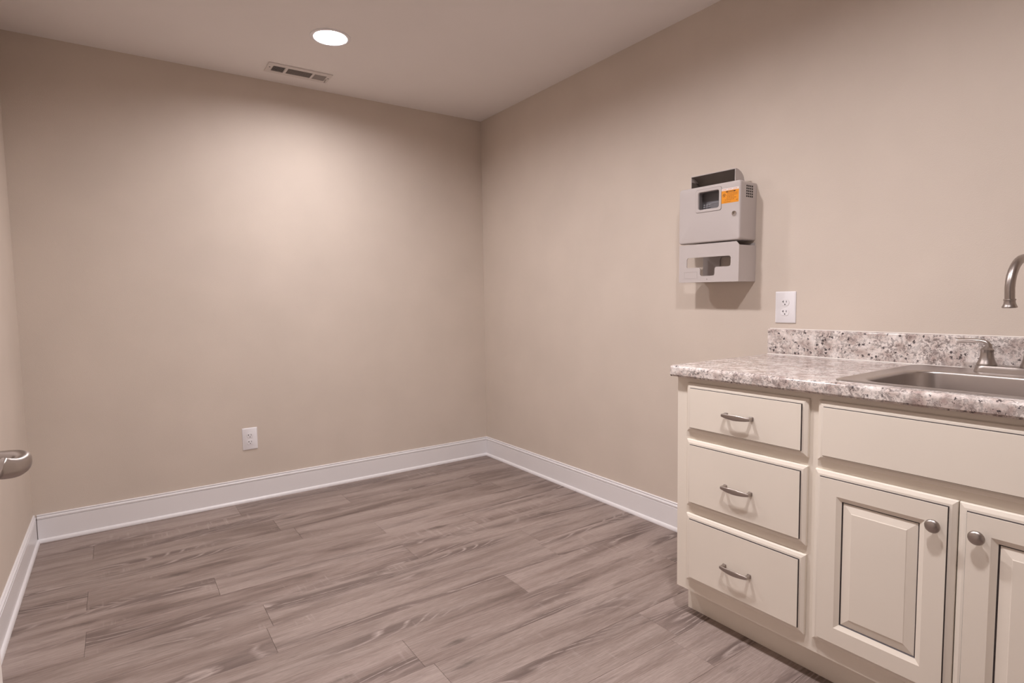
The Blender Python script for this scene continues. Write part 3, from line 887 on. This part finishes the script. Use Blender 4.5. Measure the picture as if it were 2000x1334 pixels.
for (xa, xb) in ((hx0, hx0 + t_), (hx1 - t_, hx1)):
    pr = arc + [(hb_, hz0), (hf, hz0)]
    bm = bmesh.new(); ring_loft(bm, [[(x_, y_, z_) for y_, z_ in pr] for x_ in (xa, xb)])
    link('hood_side', bm, M['sharps'], sh)
# glove box holder
G1 = 0.1650
holder = empty('glove_box_holder', (0, 0, 0)); holder.parent = sh
def poly_plate(bm, outline, holes, y0, y1):
    """flat plate with holes: fill in 2D, then extrude"""
    es = []
    for lp in [outline] + holes:
        vs2 = [bm.verts.new((x_, y0, z_)) for x_, z_ in lp]
        es += [bm.edges.new((vs2[i], vs2[(i+1) % len(vs2)])) for i in range(len(vs2))]
    r = bmesh.ops.triangle_fill(bm, use_beauty=True, use_dissolve=False, edges=es)
    fs = [f for f in r['geom'] if isinstance(f, bmesh.types.BMFace)]
    ex = bmesh.ops.extrude_face_region(bm, geom=fs)
    vv = [v for v in ex['geom'] if isinstance(v, bmesh.types.BMVert)]
    bmesh.ops.translate(bm, verts=vv, vec=(0, y1 - y0, 0))
def arcpts(cx_, cz_, r, a0, a1, n=5): return [(cx_ + r * math.cos(lerp(a0, a1, i/n)), cz_ + r * math.sin(lerp(a0, a1, i/n))) for i in range(n+1)]
# T-shaped opening
ta0, ta1, tz0, tz1 = 0.0480, 0.2700, 0.0640, 0.1080
na0, na1, nz0 = 0.1190, 0.1930, 0.0270
r_ = 0.010
T_ = (arcpts(ta1 - r_, tz1 - r_, r_, 0, PI/2) + arcpts(ta0 + r_, tz1 - r_, r_, PI/2, PI) + arcpts(ta0 + 0.006, tz0 + 0.006, 0.006, PI, 1.5*PI, 4)
      + arcpts(na0 - r_, tz0 - r_, r_, PI/2, 0) + arcpts(na0 + r_, nz0 + r_, r_, PI, 1.5*PI) + arcpts(na1 - r_, nz0 + r_, r_, 1.5*PI, 2*PI)
      + arcpts(na1 + r_, tz0 - r_, r_, PI, PI/2) + arcpts(ta1 - r_, tz0 + r_, r_, 1.5*PI, 2*PI))
hole_s = arcpts(0.1560, 0.0120, 0.0018, 0, 2*PI, 12)[:-1]
bm = bmesh.new()
poly_plate(bm, [(0.006, 0.0), (WD, 0.0), (WD, G1 - 0.015), (WD - 0.013, G1), (0.006, G1)], [T_, hole_s], -DP, -DP + 0.003)
link('front_plate', bm, M['sharps'], holder)
bm = bmesh.new(); box(bm, WD - 0.003, WD, -DP + 0.003, -0.001, 0.0, G1 - 0.015)
link('side_plate', bm, M['sharps'], holder)
bm = bmesh.new(); box(bm, 0.006, 0.009, -DP + 0.003, -0.080, 0.0, G1)
link('side_plate', bm, M['sharps'], holder)
bm = bmesh.new()
poly_plate(bm, [(0.050, 0.0), (WD - 0.003, 0.0), (WD - 0.003, G1 - 0.004), (0.050, G1 - 0.004)], [[(x_, z_) for x_, z_ in arcpts(0.205, 0.098, 0.012, 0, PI/2) + arcpts(0.150, 0.098, 0.012, PI/2, PI) + arcpts(0.150, 0.028, 0.012, PI, 1.5*PI) + arcpts(0.205, 0.028, 0.012, 1.5*PI, 2*PI)]], -0.007, -0.003)
link('back_plate', bm, M['sharps'], holder)
bm = bmesh.new(); box(bm, 0.050, WD - 0.003, -DP + 0.003, -0.007, 0.0, 0.003)
link('bottom_plate', bm, M['sharps'], holder)
bm = bmesh.new(); box(bm, 0.050, WD - 0.003, -DP + 0.003, -0.007, 0.1445, 0.1475)  # unseen plate, added to stop light entering the holder through the gap above
link('added_light_stop', bm, M['sharps'], holder)
bm = bmesh.new()
for (a, b_, c, d) in ((0.034, 0.104, 0.0450, 0.0462), (0.034, 0.104, 0.0170, 0.0182), (0.034, 0.0352, 0.0182, 0.0450), (0.1028, 0.104, 0.0182, 0.0450)):
    box(bm, a, b_, -DP - 0.0006, -DP - 0.0001, c, d)
link('embossed_outline', bm, M['sharps'], holder)
